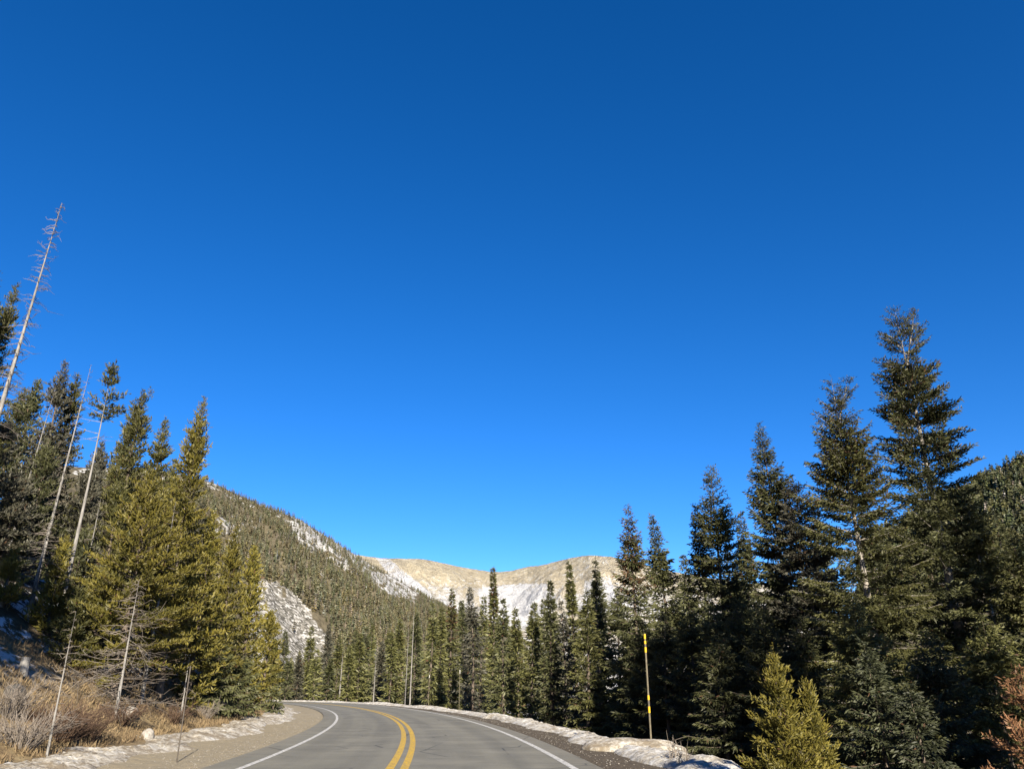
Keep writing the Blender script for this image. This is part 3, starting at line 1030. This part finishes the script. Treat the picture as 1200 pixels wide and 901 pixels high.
# right-hand side, downhill of the road
tree_at(1045, 360, 30, 3.96, 'tallest spruce, two pointed tops and flat layered branches, pale trunk showing through', bark='palebark', style='fir', pal='spruce', cb=0.0, top2=0.16, gaps=0.35, group=G_R, cones=0.12)
tree_at(975, 435, 28, 4.32, 'fork-topped spruce with ragged long limbs just beside the tallest spruce', bark='palebark', style='spruce', pal='spruceolive', cb=0.0, top2=0.14, gaps=0.3, group=G_R, cones=0.12)
tree_at(888, 497, 38, 3.48, 'dense narrow spruce with a single sharp spire, between two twin-topped spruces', style='spruce', pal='spruce', cb=0.0, gaps=0.15, group=G_R)
tree_at(930, 562, 36, 3.24, 'blunt grey-topped spruce, lower than the sharp spire and fork-topped spruce it stands between', style='fir', pal='grey', cb=0.0, gaps=0.3, group=G_R, cones=0.1)
tree_at(833, 545, 42, 2.76, 'slim dark spruce with open gappy branches, snow slopes glinting through it', style='fir', pal='spruce', cb=0.0, gaps=0.35, group=G_R)
tree_at(814, 590, 44, 2.4, 'shorter spruce leaning close against the slim gappy dark spruce', style='spruce', pal='spruce', cb=0.0, gaps=0.35, group=G_R, cones=0.3)
tree_at(735, 592, 44, 2.28, 'spruce with a rusty cone-laden top rising behind the striped pole', style='spruce', pal='spruce', cb=0.0, gaps=0.3, group=G_R, cones=0.6)
tree_at(763, 603, 46, 2.16, 'thin needle-pointed dark spruce beside the rusty-topped one', style='spruce', pal='spruce', cb=0.0, gaps=0.15, group=G_R)
tree_at(1128, 566, 29, 2.9, 'broad sunlit olive spruce in front of the dark wooded hill', style='spruce', pal='spruceolive', bark='palebark', cb=0.0, gaps=0.2, group=G_R)
tree_at(1183, 618, 26, 2.5, 'bushy olive spruce at the foot of the dark wooded hill', style='spruce', pal='spruceolive', cb=0.0, gaps=0.15, group=G_R)
tree_at(1262, 250, 22, 2.3, 'spruce beside the wooded hill showing only stray branch tips against the sky', style='fir', pal='spruce', cb=0.0, gaps=0.3, group=G_R)
tree_at(1000, 700, 23, 2.64, 'drooping spruce below the fork-topped one, hanging pale olive sprays', style='spruce', pal='spruceolive', cb=0.02, gaps=0.1, group=G_R)
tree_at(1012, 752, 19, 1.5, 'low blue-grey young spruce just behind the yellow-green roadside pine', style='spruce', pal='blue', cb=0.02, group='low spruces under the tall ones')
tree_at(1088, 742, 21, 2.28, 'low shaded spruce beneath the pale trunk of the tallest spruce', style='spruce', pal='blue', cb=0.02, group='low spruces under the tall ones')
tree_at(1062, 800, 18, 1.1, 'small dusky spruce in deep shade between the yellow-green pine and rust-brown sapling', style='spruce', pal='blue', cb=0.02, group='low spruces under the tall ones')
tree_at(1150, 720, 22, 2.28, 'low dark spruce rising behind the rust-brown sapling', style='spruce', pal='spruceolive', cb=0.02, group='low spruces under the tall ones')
tree_at(906, 768, 14.2, 0.72, 'small bright yellow-green pine standing alone beyond the end of the snow bank', name='pine_tree', style='young', pal='pine', cb=0.02, size=0.29, dens=2.6)
tree_at(946, 802, 14.6, 0.40, 'shorter yellow-green pine pressed against the bright lone pine beside the snow bank', name='pine_tree', style='young', pal='pine', cb=0.02, size=0.29, dens=2.4)
tree_at(1196, 792, 12.6, 1.3, 'rust-brown dead-needled sapling under the low dark spruces', name='pine_sapling', style='pine', pal='rust', cb=0.02, size=0.34, dens=0.9, gaps=0.5)
filler = [(852, 640, 52, 2.3), (792, 690, 54, 2.2), (700, 668, 55, 2.0), (722, 690, 58, 2.2), (800, 650, 62, 2.2), (868, 600, 56, 2.3), (912, 640, 48, 2.5), (958, 600, 44, 2.5),
          (1010, 580, 42, 2.6), (1075, 560, 40, 2.6), (1165, 600, 36, 2.4), (780, 720, 40, 2.0), (830, 700, 37, 2.2), (745, 715, 48, 2.2), (885, 700, 33, 2.3), (935, 720, 29, 2.2), (815, 712, 46, 2.4), (862, 690, 44, 2.4), (765, 728, 56, 2.2), (905, 690, 40, 2.4), (842, 742, 30, 1.9), (866, 702, 31, 2.3), (835, 706, 33, 2.3), (806, 713, 35.5, 2.3), (779, 719, 38, 2.2), (893, 714, 29, 2.2), (753, 728, 40, 2.0)]
words_ = ['first', 'second', 'third', 'fourth', 'fifth', 'sixth', 'seventh', 'eighth', 'ninth', 'tenth', 'eleventh', 'twelfth', 'thirteenth', 'fourteenth', 'fifteenth', 'sixteenth', 'seventeenth', 'eighteenth',
          'nineteenth', 'twentieth', 'twenty-first', 'twenty-second', 'twenty-third', 'twenty-fourth', 'twenty-fifth', 'twenty-sixth', 'twenty-seventh', 'twenty-eighth', 'twenty-ninth', 'thirtieth']
for n_, (u, v, Y, rad) in enumerate(sorted(filler)):
    tree_at(u, v, Y, rad, f'shaded back-row spruce, {words_[n_]} from the rusty-topped spruce toward the wooded hill', style='spruce', pal='spruce', cb=0.04, gaps=0.2, group='shaded spruces behind the tall ones')

# the row along the outside of the bend
bend = [(325, 748), (338, 772), (350, 768), (362, 776), (374, 762), (386, 772), (396, 748), (410, 758), (424, 742), (433, 733), (446, 752), (458, 742), (470, 726), (492, 718), (503, 706), (516, 712), (530, 688), (543, 704),
        (555, 688), (564, 697), (576, 663), (591, 702), (607, 712), (621, 706), (634, 700), (645, 680), (660, 705), (673, 658), (683, 690), (696, 652), (712, 690)]
bend = bend[:30]
pals = ['spruceolive', 'spruceolive', 'spruce', 'spruceolive', 'grey', 'spruce']
for n_, (u, v) in enumerate(bend):
    dd = 10.2 + (n_ * 37 % 7) * 0.9
    tall = v < 668
    tree_at(u, v, 0, 0.9 if tall else 1.25 + 0.9 * ((n_ * 13) % 5) / 4, f'{"very thin tall" if tall else "slim"} conifer beyond the bend, {words_[n_]} from where the road disappears',
            d=dd, style='spire', pal=pals[(n_ * 5 + n_ // 4) % 6], cb=0.0, gaps=[0.1, 0.5, 0.2, 0.35, 0.7][n_ % 5], dens=1.0, lean=((n_ * 7) % 9 - 4) * 0.008, group=G_B, cones=0.4 if n_ in (16, 20) else 0.0)
# second, lower rank behind that row
for n_, u in enumerate(range(340, 720, 24)):
    v = [738, 733, 730, 738, 732, 734, 728, 722, 732, 735, 730, 733, 722, 728, 716, 722][n_]
    tree_at(u + (n_ * 29 % 11) - 5, v, 0, 2.0, f'back-rank conifer beyond the bend, {words_[n_]} from where the road disappears', d=19 + (n_ * 17 % 5), style='spire', pal=pals[(n_ + 2) % 6], cb=0.04, gaps=0.2, dens=0.7, size=2.2, group='back rank of conifers beyond the bend')


def snag_at(u, v, Y, rad, branch, nb, label, d=None, lean=(0, 0), **kw):
    if d is not None:
        Y = depth_for(u, v, d)
    p = at(u, v, Y)
    z = height1(p[0], p[1])
    H = p[2] - z
    bx, by = p[0] - lean[0] * H, p[1] - lean[1] * H
    z = height1(bx, by)
    H = p[2] - z
    _seed[0] += 1
    mt, mb = snag(_seed[0], H, rad, branch, nb, lean=lean, **kw)
    t = thing('dead_tree', label, 'dead tree', (bx, by, z), 'bare dead trees')
    link('trunk', mt, None, t)
    link('bare_crown', mb, None, t)
    return t


snag_at(486, 700, 0, 0.11, 0.9, 40, 'tall bare grey trunk beyond the bend, near the thin steel pole', d=9.6)
snag_at(479, 735, 0, 0.09, 0.8, 30, 'shorter bare grey trunk close beside the tall bare one beyond the bend', d=10.0)
snag_at(402, 762, 0, 0.16, 0.6, 12, 'short whitish broken trunk beyond the bend under the grey talus', d=9.2)
snag_at(441, 765, 0, 0.10, 0.7, 22, 'pale bare trunk beyond the bend, between the broken trunk and tall bare trunk', d=9.4)

# left-hand side, uphill of the road
pine = dict(name='pine_tree', style='pine', group=G_L)
tree_at(178, 552, 27, 2.6, 'big bushy yellow-green pine on the bank, nearest the brown shrub', pal='pine', cb=0.03, deadlow=0.14, dens=1.2, **pine)
tree_at(240, 468, 31, 1.75, 'tall pointed yellow-green pine, sky on its uphill and downhill sides', pal='pine', cb=0.05, deadlow=0.10, dens=1.2, **pine)
tree_at(250, 598, 35, 1.7, 'bright yellow-green pine just down-road of the tall pointed pine', pal='pine', cb=0.03, dens=1.2, **pine)
tree_at(276, 622, 40, 1.5, 'yellow-green pine below the small white patch on the hill', pal='pine', cb=0.08, **pine)
tree_at(298, 640, 45, 1.35, 'last large yellow-green pine before the grey talus', pal='pine', cb=0.06, **pine)
tree_at(317, 715, 58, 1.5, 'shorter yellow-green pine against the grey talus', pal='pine', cb=0.05, **pine)
tree_at(195, 492, 35, 1.5, 'pine with a blunt top between the tall pointed pine and the twin-topped pine', pal='pinedark', cb=0.15, **pine)
tree_at(166, 455, 35, 1.9, 'twin-topped dense green pine behind the big bushy pine', pal='pinedark', cb=0.12, top2=0.10, **pine)
tree_at(131, 424, 27.5, 1.0, 'tall pine with a tufted top over a bare white trunk', pal='pinedark', bark='deadwood', cb=0.70, deadlow=0.4, gaps=0.3, **pine)
tree_at(76, 427, 37, 1.7, 'grey-green pine between two leaning bare trunks', pal='grey', cb=0.12, gaps=0.2, **pine)
tree_at(92, 440, 39, 1.5, 'narrow olive pine close behind the grey-green pine', pal='pinedark', cb=0.12, **pine)
tree_at(47, 445, 40, 1.7, 'dark pine with a low top next to the tallest bare trunk', pal='spruce', cb=0.12, **pine)
tree_at(30, 455, 37, 1.7, 'dark dense pine in the gap beside the tallest bare trunk', pal='spruce', cb=0.12, **pine)
tree_at(20, 336, 27, 1.5, 'dark pointed pine right behind the tallest bare trunk', pal='pinedark', cb=0.2, gaps=0.3, **pine)
tree_at(-4, 322, 25, 1.5, 'dark pine cut by the photo edge next to the tallest bare trunk', pal='pinedark', cb=0.2, gaps=0.3, **pine)
tree_at(8, 492, 29, 2.1, 'greyish sparse pine under the tallest bare trunk', pal='grey', cb=0.1, gaps=0.3, **pine)
tree_at(110, 545, 33, 1.7, 'mid-height greyish pine behind the leaning bare white trunk', pal='grey', cb=0.1, **pine)
tree_at(140, 560, 31, 1.6, 'olive pine tucked against the uphill side of the big bushy pine', pal='pinedark', cb=0.1, **pine)
tree_at(215, 575, 33, 1.5, 'olive pine filling the gap below the blunt-topped pine', pal='pine', cb=0.12, **pine)
tree_at(16, 645, 26, 0.8, 'small sunlit young pine on top of the shaded bank', pal='pine', cb=0.04, name='pine_tree', style='young', group='young pines on the bank')
tree_at(78, 632, 27, 0.95, 'young yellow-green pine among grey dead twigs on the bank', pal='pine', cb=0.04, name='pine_tree', style='young', group='young pines on the bank')
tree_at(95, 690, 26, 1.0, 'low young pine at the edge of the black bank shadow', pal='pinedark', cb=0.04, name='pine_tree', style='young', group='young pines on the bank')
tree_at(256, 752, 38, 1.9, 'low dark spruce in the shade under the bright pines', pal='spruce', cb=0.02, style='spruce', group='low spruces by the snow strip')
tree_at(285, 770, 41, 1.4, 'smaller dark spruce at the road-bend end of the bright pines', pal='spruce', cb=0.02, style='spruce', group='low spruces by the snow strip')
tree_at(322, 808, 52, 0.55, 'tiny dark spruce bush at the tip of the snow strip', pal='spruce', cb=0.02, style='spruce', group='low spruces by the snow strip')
upl = [(55, 520, 31, 1.7), (25, 560, 30, 1.6), (100, 620, 30, 1.5), (125, 660, 29.5, 1.3), (-30, 400, 45, 2), (60, 500, 46, 2), (120, 520, 48, 2), (150, 500, 52, 2), (205, 540, 55, 2), (235, 590, 58, 2), (-20, 520, 34, 2), (40, 560, 36, 1.9), (90, 590, 38, 1.9), (185, 620, 42, 1.8), (228, 660, 44, 1.7), (262, 690, 50, 1.7)]
for n_, (u, v, Y, rad) in enumerate(sorted(upl)):
    tree_at(u, v, Y, rad, f'dim pine uphill behind the bank pines, {words_[n_]} counted from the tallest bare trunk', pal=['pinedark', 'spruce', 'grey'][n_ % 3], cb=0.06, dens=0.9, name='pine_tree', style='pine', group='dim pines uphill of the bank')
# unseen pines and spruces added outside the frame to shade bank and downhill wood
for x, y_, H, rad, cb_, lb in ((-10.4, 9.3, 12.5, 1.4, 0.58, 'unseen tall pine added to shade the bank, uphill of the brown shrub'), (-11.8, 10.8, 12.0, 1.5, 0.52, 'unseen bare-stemmed pine added to shade the bank, uphill of the brown shrub'), (-13.2, 11.8, 11.5, 1.6, 0.48, 'unseen high-crowned pine added to shade the bank, uphill of the pale grey shrub'),
                            (-12.0, 8.0, 12.5, 1.4, 0.55, 'unseen slender pine added to shade the bank, uphill of the grey-brown shrub'),
                            (14.5, 10.5, 23, 3.0, 0.05, 'unseen big spruce added below the road to shade the downhill wood'), (16.5, 3.0, 20, 2.8, 0.1, 'second unseen spruce added below the road to shade the downhill wood')):
    _seed[0] += 1
    plant('pine_tree' if x < 0 else 'spruce_tree', conifer_meshes(_seed[0], M['bark'], H, rad, style='pine' if x < 0 else 'spruce', pal='pinedark', cb=cb_, size=1.8), lb, (x, y_, height1(x, y_)), group='trees outside the frame')

snag_at(73, 238, 23, 0.115, 1.0, 160, 'tallest bare dead trunk leaning over the bank, thin drooping twigs, pale bark', lean=(0.035, 0.0), z0=0.35)
snag_at(107, 428, 31, 0.08, 0.6, 70, 'slender bare trunk leaning between the grey-green pine and tufted pine', lean=(0.03, 0), z0=0.3)
snag_at(66, 452, 35, 0.065, 0.5, 50, 'thin grey dead pole leaning against the grey-green pine', lean=(0.05, 0), z0=0.3)
snag_at(206, 588, 29, 0.08, 0.8, 50, 'whitish dead trunk showing between two bright pines', lean=(0.01, 0), z0=0.3)
snag_at(163, 680, 25.2, 0.06, 1.7, 110, 'spreading bare grey tree with level white branches below the big bushy pine', z0=0.05)
snag_at(89, 716, 18.5, 0.03, 0.45, 26, 'thin pale dead sapling with short side twigs above the brown shrub', z0=0.25)
snag_at(58, 612, 27, 0.10, 1.5, 80, 'tangled grey dead tree with dense bare twigs on top of the bank', z0=0.15)
snag_at(118, 585, 30, 0.08, 1.0, 50, 'short grey dead trunk near the leaning white trunk and olive pine', z0=0.15)
snag_at(222, 770, 30, 0.05, 0.6, 30, 'small bare grey sapling at the foot of the tall pointed pine', z0=0.1)

# ------------------------------------------------------------------ shrubs, grass, rocks, stumps
def shrub(u, v, n, hgt, spread, mat, label, seed, group='bare shrubs on the bank', Y=None):
    r = np.random.default_rng(seed)
    x, y, z = ground_hit(u, v) if Y is None else (at(u, v, Y)[0], Y, 0)
    if Y is not None:
        z = height1(x, y)
    paths = []
    for i in range(n):
        a = r.random() * 6.283
        k_ = r.random() ** 0.7
        b = np.array([math.cos(a), math.sin(a), 0]) * 0.25 * spread * r.random()
        d = np.array([math.cos(a) * spread * k_, math.sin(a) * spread * k_, hgt * r.uniform(0.55, 1.1)])
        m = b + d * 0.5 + r.normal(size=3) * 0.06
        e = b + d
        paths.append((np.array([b - [0, 0, 0.1], m, e]), np.array([0.012, 0.008, 0.003])))
        for j in range(4):
            f = r.uniform(0.3, 1)
            s = b + d * f
            dd = d * 0.3 + r.normal(size=3) * 0.14
            paths.append((np.array([s, s + dd * 0.5, s + dd * r.uniform(0.6, 1.1)]), np.array([0.006, 0.004, 0.002])))
    me = make_mesh('shrub', *tubes(paths, 3))
    o = link('shrub', me, M[mat], None, (x, y, z))
    return tag(o, label, 'shrub', group)


shrub(68, 872, 170, 0.78, 1.0, 'redtwig', 'dark red-brown bare shrub on the bank next to the snow strip', 1)
shrub(22, 880, 110, 0.7, 0.9, 'twig', 'grey-brown bare shrub uphill beside the red-brown shrub', 2)
shrub(100, 868, 90, 0.6, 0.7, 'redtwig', 'small red-brown bare shrub leaning out over the snow strip', 3)
shrub(8, 838, 80, 0.6, 0.8, 'twig', 'pale grey bare shrub beside the dark boulder', 4)
shrub(200, 846, 70, 0.5, 0.8, 'redtwig', 'low reddish twigs at the foot of the thin steel post', 5)
shrub(140, 850, 70, 0.5, 0.8, 'redtwig', 'low reddish twigs between the brown shrub and the white rock', 6)
shrub(240, 842, 50, 0.5, 0.6, 'twig', 'low grey twigs under the low dark spruce', 7)
shrub(1182, 880, 60, 0.8, 0.5, 'twig', 'bare grey shrub in the rust-brown sapling', 8, group='bare shrubs below the road', Y=12.3)
shrub(788, 858, 8, 0.55, 0.12, 'twig', 'few thin dry stalks just past the sandy snow heap', 9, group='dry stalks behind the snow bank', Y=19)
shrub(800, 862, 8, 0.5, 0.12, 'twig', 'second tuft of dry stalks past the sandy snow heap', 10, group='dry stalks behind the snow bank', Y=18)

r = np.random.default_rng(77)
N = 60000
ks = r.uniform(66, 130, N)
dd = -7.6 - np.abs(r.normal(size=N)) * 3.0
cx, cy = np.interp(ks, np.arange(len(CL)), CL[:, 0]), np.interp(ks, np.arange(len(CL)), CL[:, 1])
nx, ny = np.interp(ks, np.arange(len(CL)), NOR[:, 0]), np.interp(ks, np.arange(len(CL)), NOR[:, 1])
X, Y_ = cx + nx * dd, cy + ny * dd
kp = (fbm(X * 0.8, Y_ * 0.8, 3) > 0.40) & (dd > -14)
X, Y_ = X[kp], Y_[kp]
Z = height(X, Y_)
n = len(X)
D = np.stack([r.normal(size=n) * 0.5, r.normal(size=n) * 0.5, np.ones(n)], 1)
tone = np.clip(r.random(n) * 0.6 + fbm(X * 0.5, Y_ * 0.5, 2) * 0.6 - 0.1, 0, 1)[:, None]
colr = np.array([0.055, 0.036, 0.022]) * (1 - tone) + np.array([0.215, 0.162, 0.090]) * tone
V, Q, cc = kites(np.stack([X, Y_, Z - 0.03], 1), D, r.uniform(0.08, 0.28, n), r.uniform(0.012, 0.03, n), colr, r, cross=False)
tag(link('dry_grass', make_mesh('dry_grass', V, Q, col=cc), M['drygrass']), kind='stuff')

# loose gravel thrown on both shoulders and the snow
N = 3500
ks = r.uniform(66, 120, N)
dd = np.where(r.random(N) < 0.6, -4.2 - np.abs(r.normal(size=N)) * 1.3, 4.4 + np.abs(r.normal(size=N)) * 0.9)
cx, cy = np.interp(ks, np.arange(len(CL)), CL[:, 0]), np.interp(ks, np.arange(len(CL)), CL[:, 1])
nx, ny = np.interp(ks, np.arange(len(CL)), NOR[:, 0]), np.interp(ks, np.arange(len(CL)), NOR[:, 1])
X, Y_ = cx + nx * dd, cy + ny * dd
sz = r.uniform(0.006, 0.016, N)
oc8 = np.array([(1, 0, 0), (-1, 0, 0), (0, 1, 0), (0, -1, 0), (0, 0, 0.8), (0, 0, -0.8)], float)
of8 = np.array([(0, 2, 4), (2, 1, 4), (1, 3, 4), (3, 0, 4), (2, 0, 5), (1, 2, 5), (3, 1, 5), (0, 3, 5)])
V = (oc8[None] * r.uniform(0.6, 1.3, (N, 6, 1)) * sz[:, None, None] + np.stack([X, Y_, height(X, Y_) + 0.01], 1)[:, None, :]).reshape(-1, 3)
T = (of8[None] + (np.arange(N) * 6)[:, None, None]).reshape(-1, 3)
tag(link('loose_gravel', make_mesh('loose_gravel', V, None, T), M['granite']), kind='stuff')


def rock(u, v, sx, sy, sz, mat, label, seed, name='boulder', sink=0.3):
    import bmesh
    x, y, z = ground_hit(u, v)
    bm = bmesh.new()
    bmesh.ops.create_icosphere(bm, subdivisions=4, radius=1)
    rr_ = np.random.default_rng(seed)
    o1, o2 = rr_.random(2) * 50
    for vv in bm.verts:
        c = vv.co
        f = 0.72 + 0.4 * float(fbm(np.array([c.x * 1.4 + o1 + c.z]), np.array([c.y * 1.4 + o2 - c.z * 0.7]), 4)[0]) + 0.12 * float(vnoise(np.array([c.x * 5 + o2]), np.array([c.y * 5 + c.z * 4 + o1]))[0])
        vv.co = Vector((c.x * sx * f, c.y * sy * f, c.z * sz * f))
    me = bpy.data.meshes.new(name)
    bm.to_mesh(me)
    bm.free()
    for p in me.polygons:
        p.use_smooth = True
    o = link(name, me, M[mat], None, (x, y, z + sz * (1 - sink) - sz * 0.45))
    o.rotation_euler[2] = seed
    return tag(o, label, name.replace('_', ' '))


rock(172, 866, 0.19, 0.16, 0.22, 'granite', 'pale pointed rock at the edge of the roadside snow strip', 1)
rock(15, 818, 0.28, 0.26, 0.22, 'darkgranite', 'dark rounded boulder in the dry grass of the bank', 2)
rock(152, 838, 0.25, 0.25, 0.2, 'granite', 'small grey rock under the spreading bare tree', 5)
sp = rock(738, 880, 1.5, 0.85, 0.30, 'snow_dirty', 'sandy heap of plowed snow at the foot of the striped pole', 3, name='snow_pile', sink=0.4)

# stump on the bank
x, y, z = ground_hit(26, 790)
t = tag(link('tree_stump', make_mesh('tree_stump', *tubes([(np.array([[0, 0, -0.2], [0, 0, 0.05], [0.01, 0, 0.3], [0.02, 0.01, 0.42], [0.02, 0.01, 0.425]]), np.array([0.17, 0.14, 0.115, 0.11, 0.001]))], 12)), M['deadwood'], None, (x, y, z)),
        'short sunlit stump at the lower edge of the black bank shadow', 'stump')


# ------------------------------------------------------------------ poles
def pole(u_base, v_base, v_top, rad, label, bands, Y=None, body='steel', group='snow marker poles', name='marker_pole', d=None):
    if d is not None:
        Y = depth_for(u_base, v_base, d)
    if Y is None:
        x, y, z = ground_hit(u_base, v_base)
    else:
        p = at(u_base, v_base, Y)
        x, y, z = p[0], p[1], height1(p[0], p[1])
    H = at(u_base, v_top, y)[2] - z
    t = thing(name, label, 'pole', (x, y, z), group)
    zs = [-0.4, 0.0, H * 0.5, H - 0.01, H, H + 0.002]
    link('post', make_mesh('post', *tubes([(np.array([[0, 0, q] for q in zs]), np.array([rad, rad, rad, rad, rad * 0.8, 0.001]))], 12), smooth_shade=False), M[body], t)
    for f0, f1, m in bands:
        a, b = H * f0, H * f1
        link('reflector_band', make_mesh('reflector_band', *tubes([(np.array([[0, 0, a], [0, 0, a + 0.003], [0, 0, b - 0.003], [0, 0, b]]), np.array([rad, rad + 0.006, rad + 0.006, rad]))], 12)), M[m], t)
    return t


pole(763, 868, 742, 0.027, 'grey striped pole with yellow bands rising from the sandy snow heap',
     [(0.95, 0.995, 'reflyellow'), (0.905, 0.935, 'reflyellow'), (0.88, 0.903, 'darksteel'), (0.83, 0.878, 'reflyellow'), (0.42, 0.46, 'reflyellow'), (0.385, 0.41, 'darksteel'), (0.31, 0.365, 'reflyellow')], d=6.9)
pole(538, 828, 784, 0.018, 'pale thin pole in the snow where the bend begins', [(0.9, 0.99, 'reflwhite')], d=6.7)
pole(502, 826, 790, 0.018, 'grey thin pole farthest along the bend', [(0.9, 0.99, 'reflwhite')], d=6.7)
pole(207, 893, 780, 0.015, 'thin dark steel post standing in the snow strip below the pines', [], body='darksteel', group='thin roadside posts')
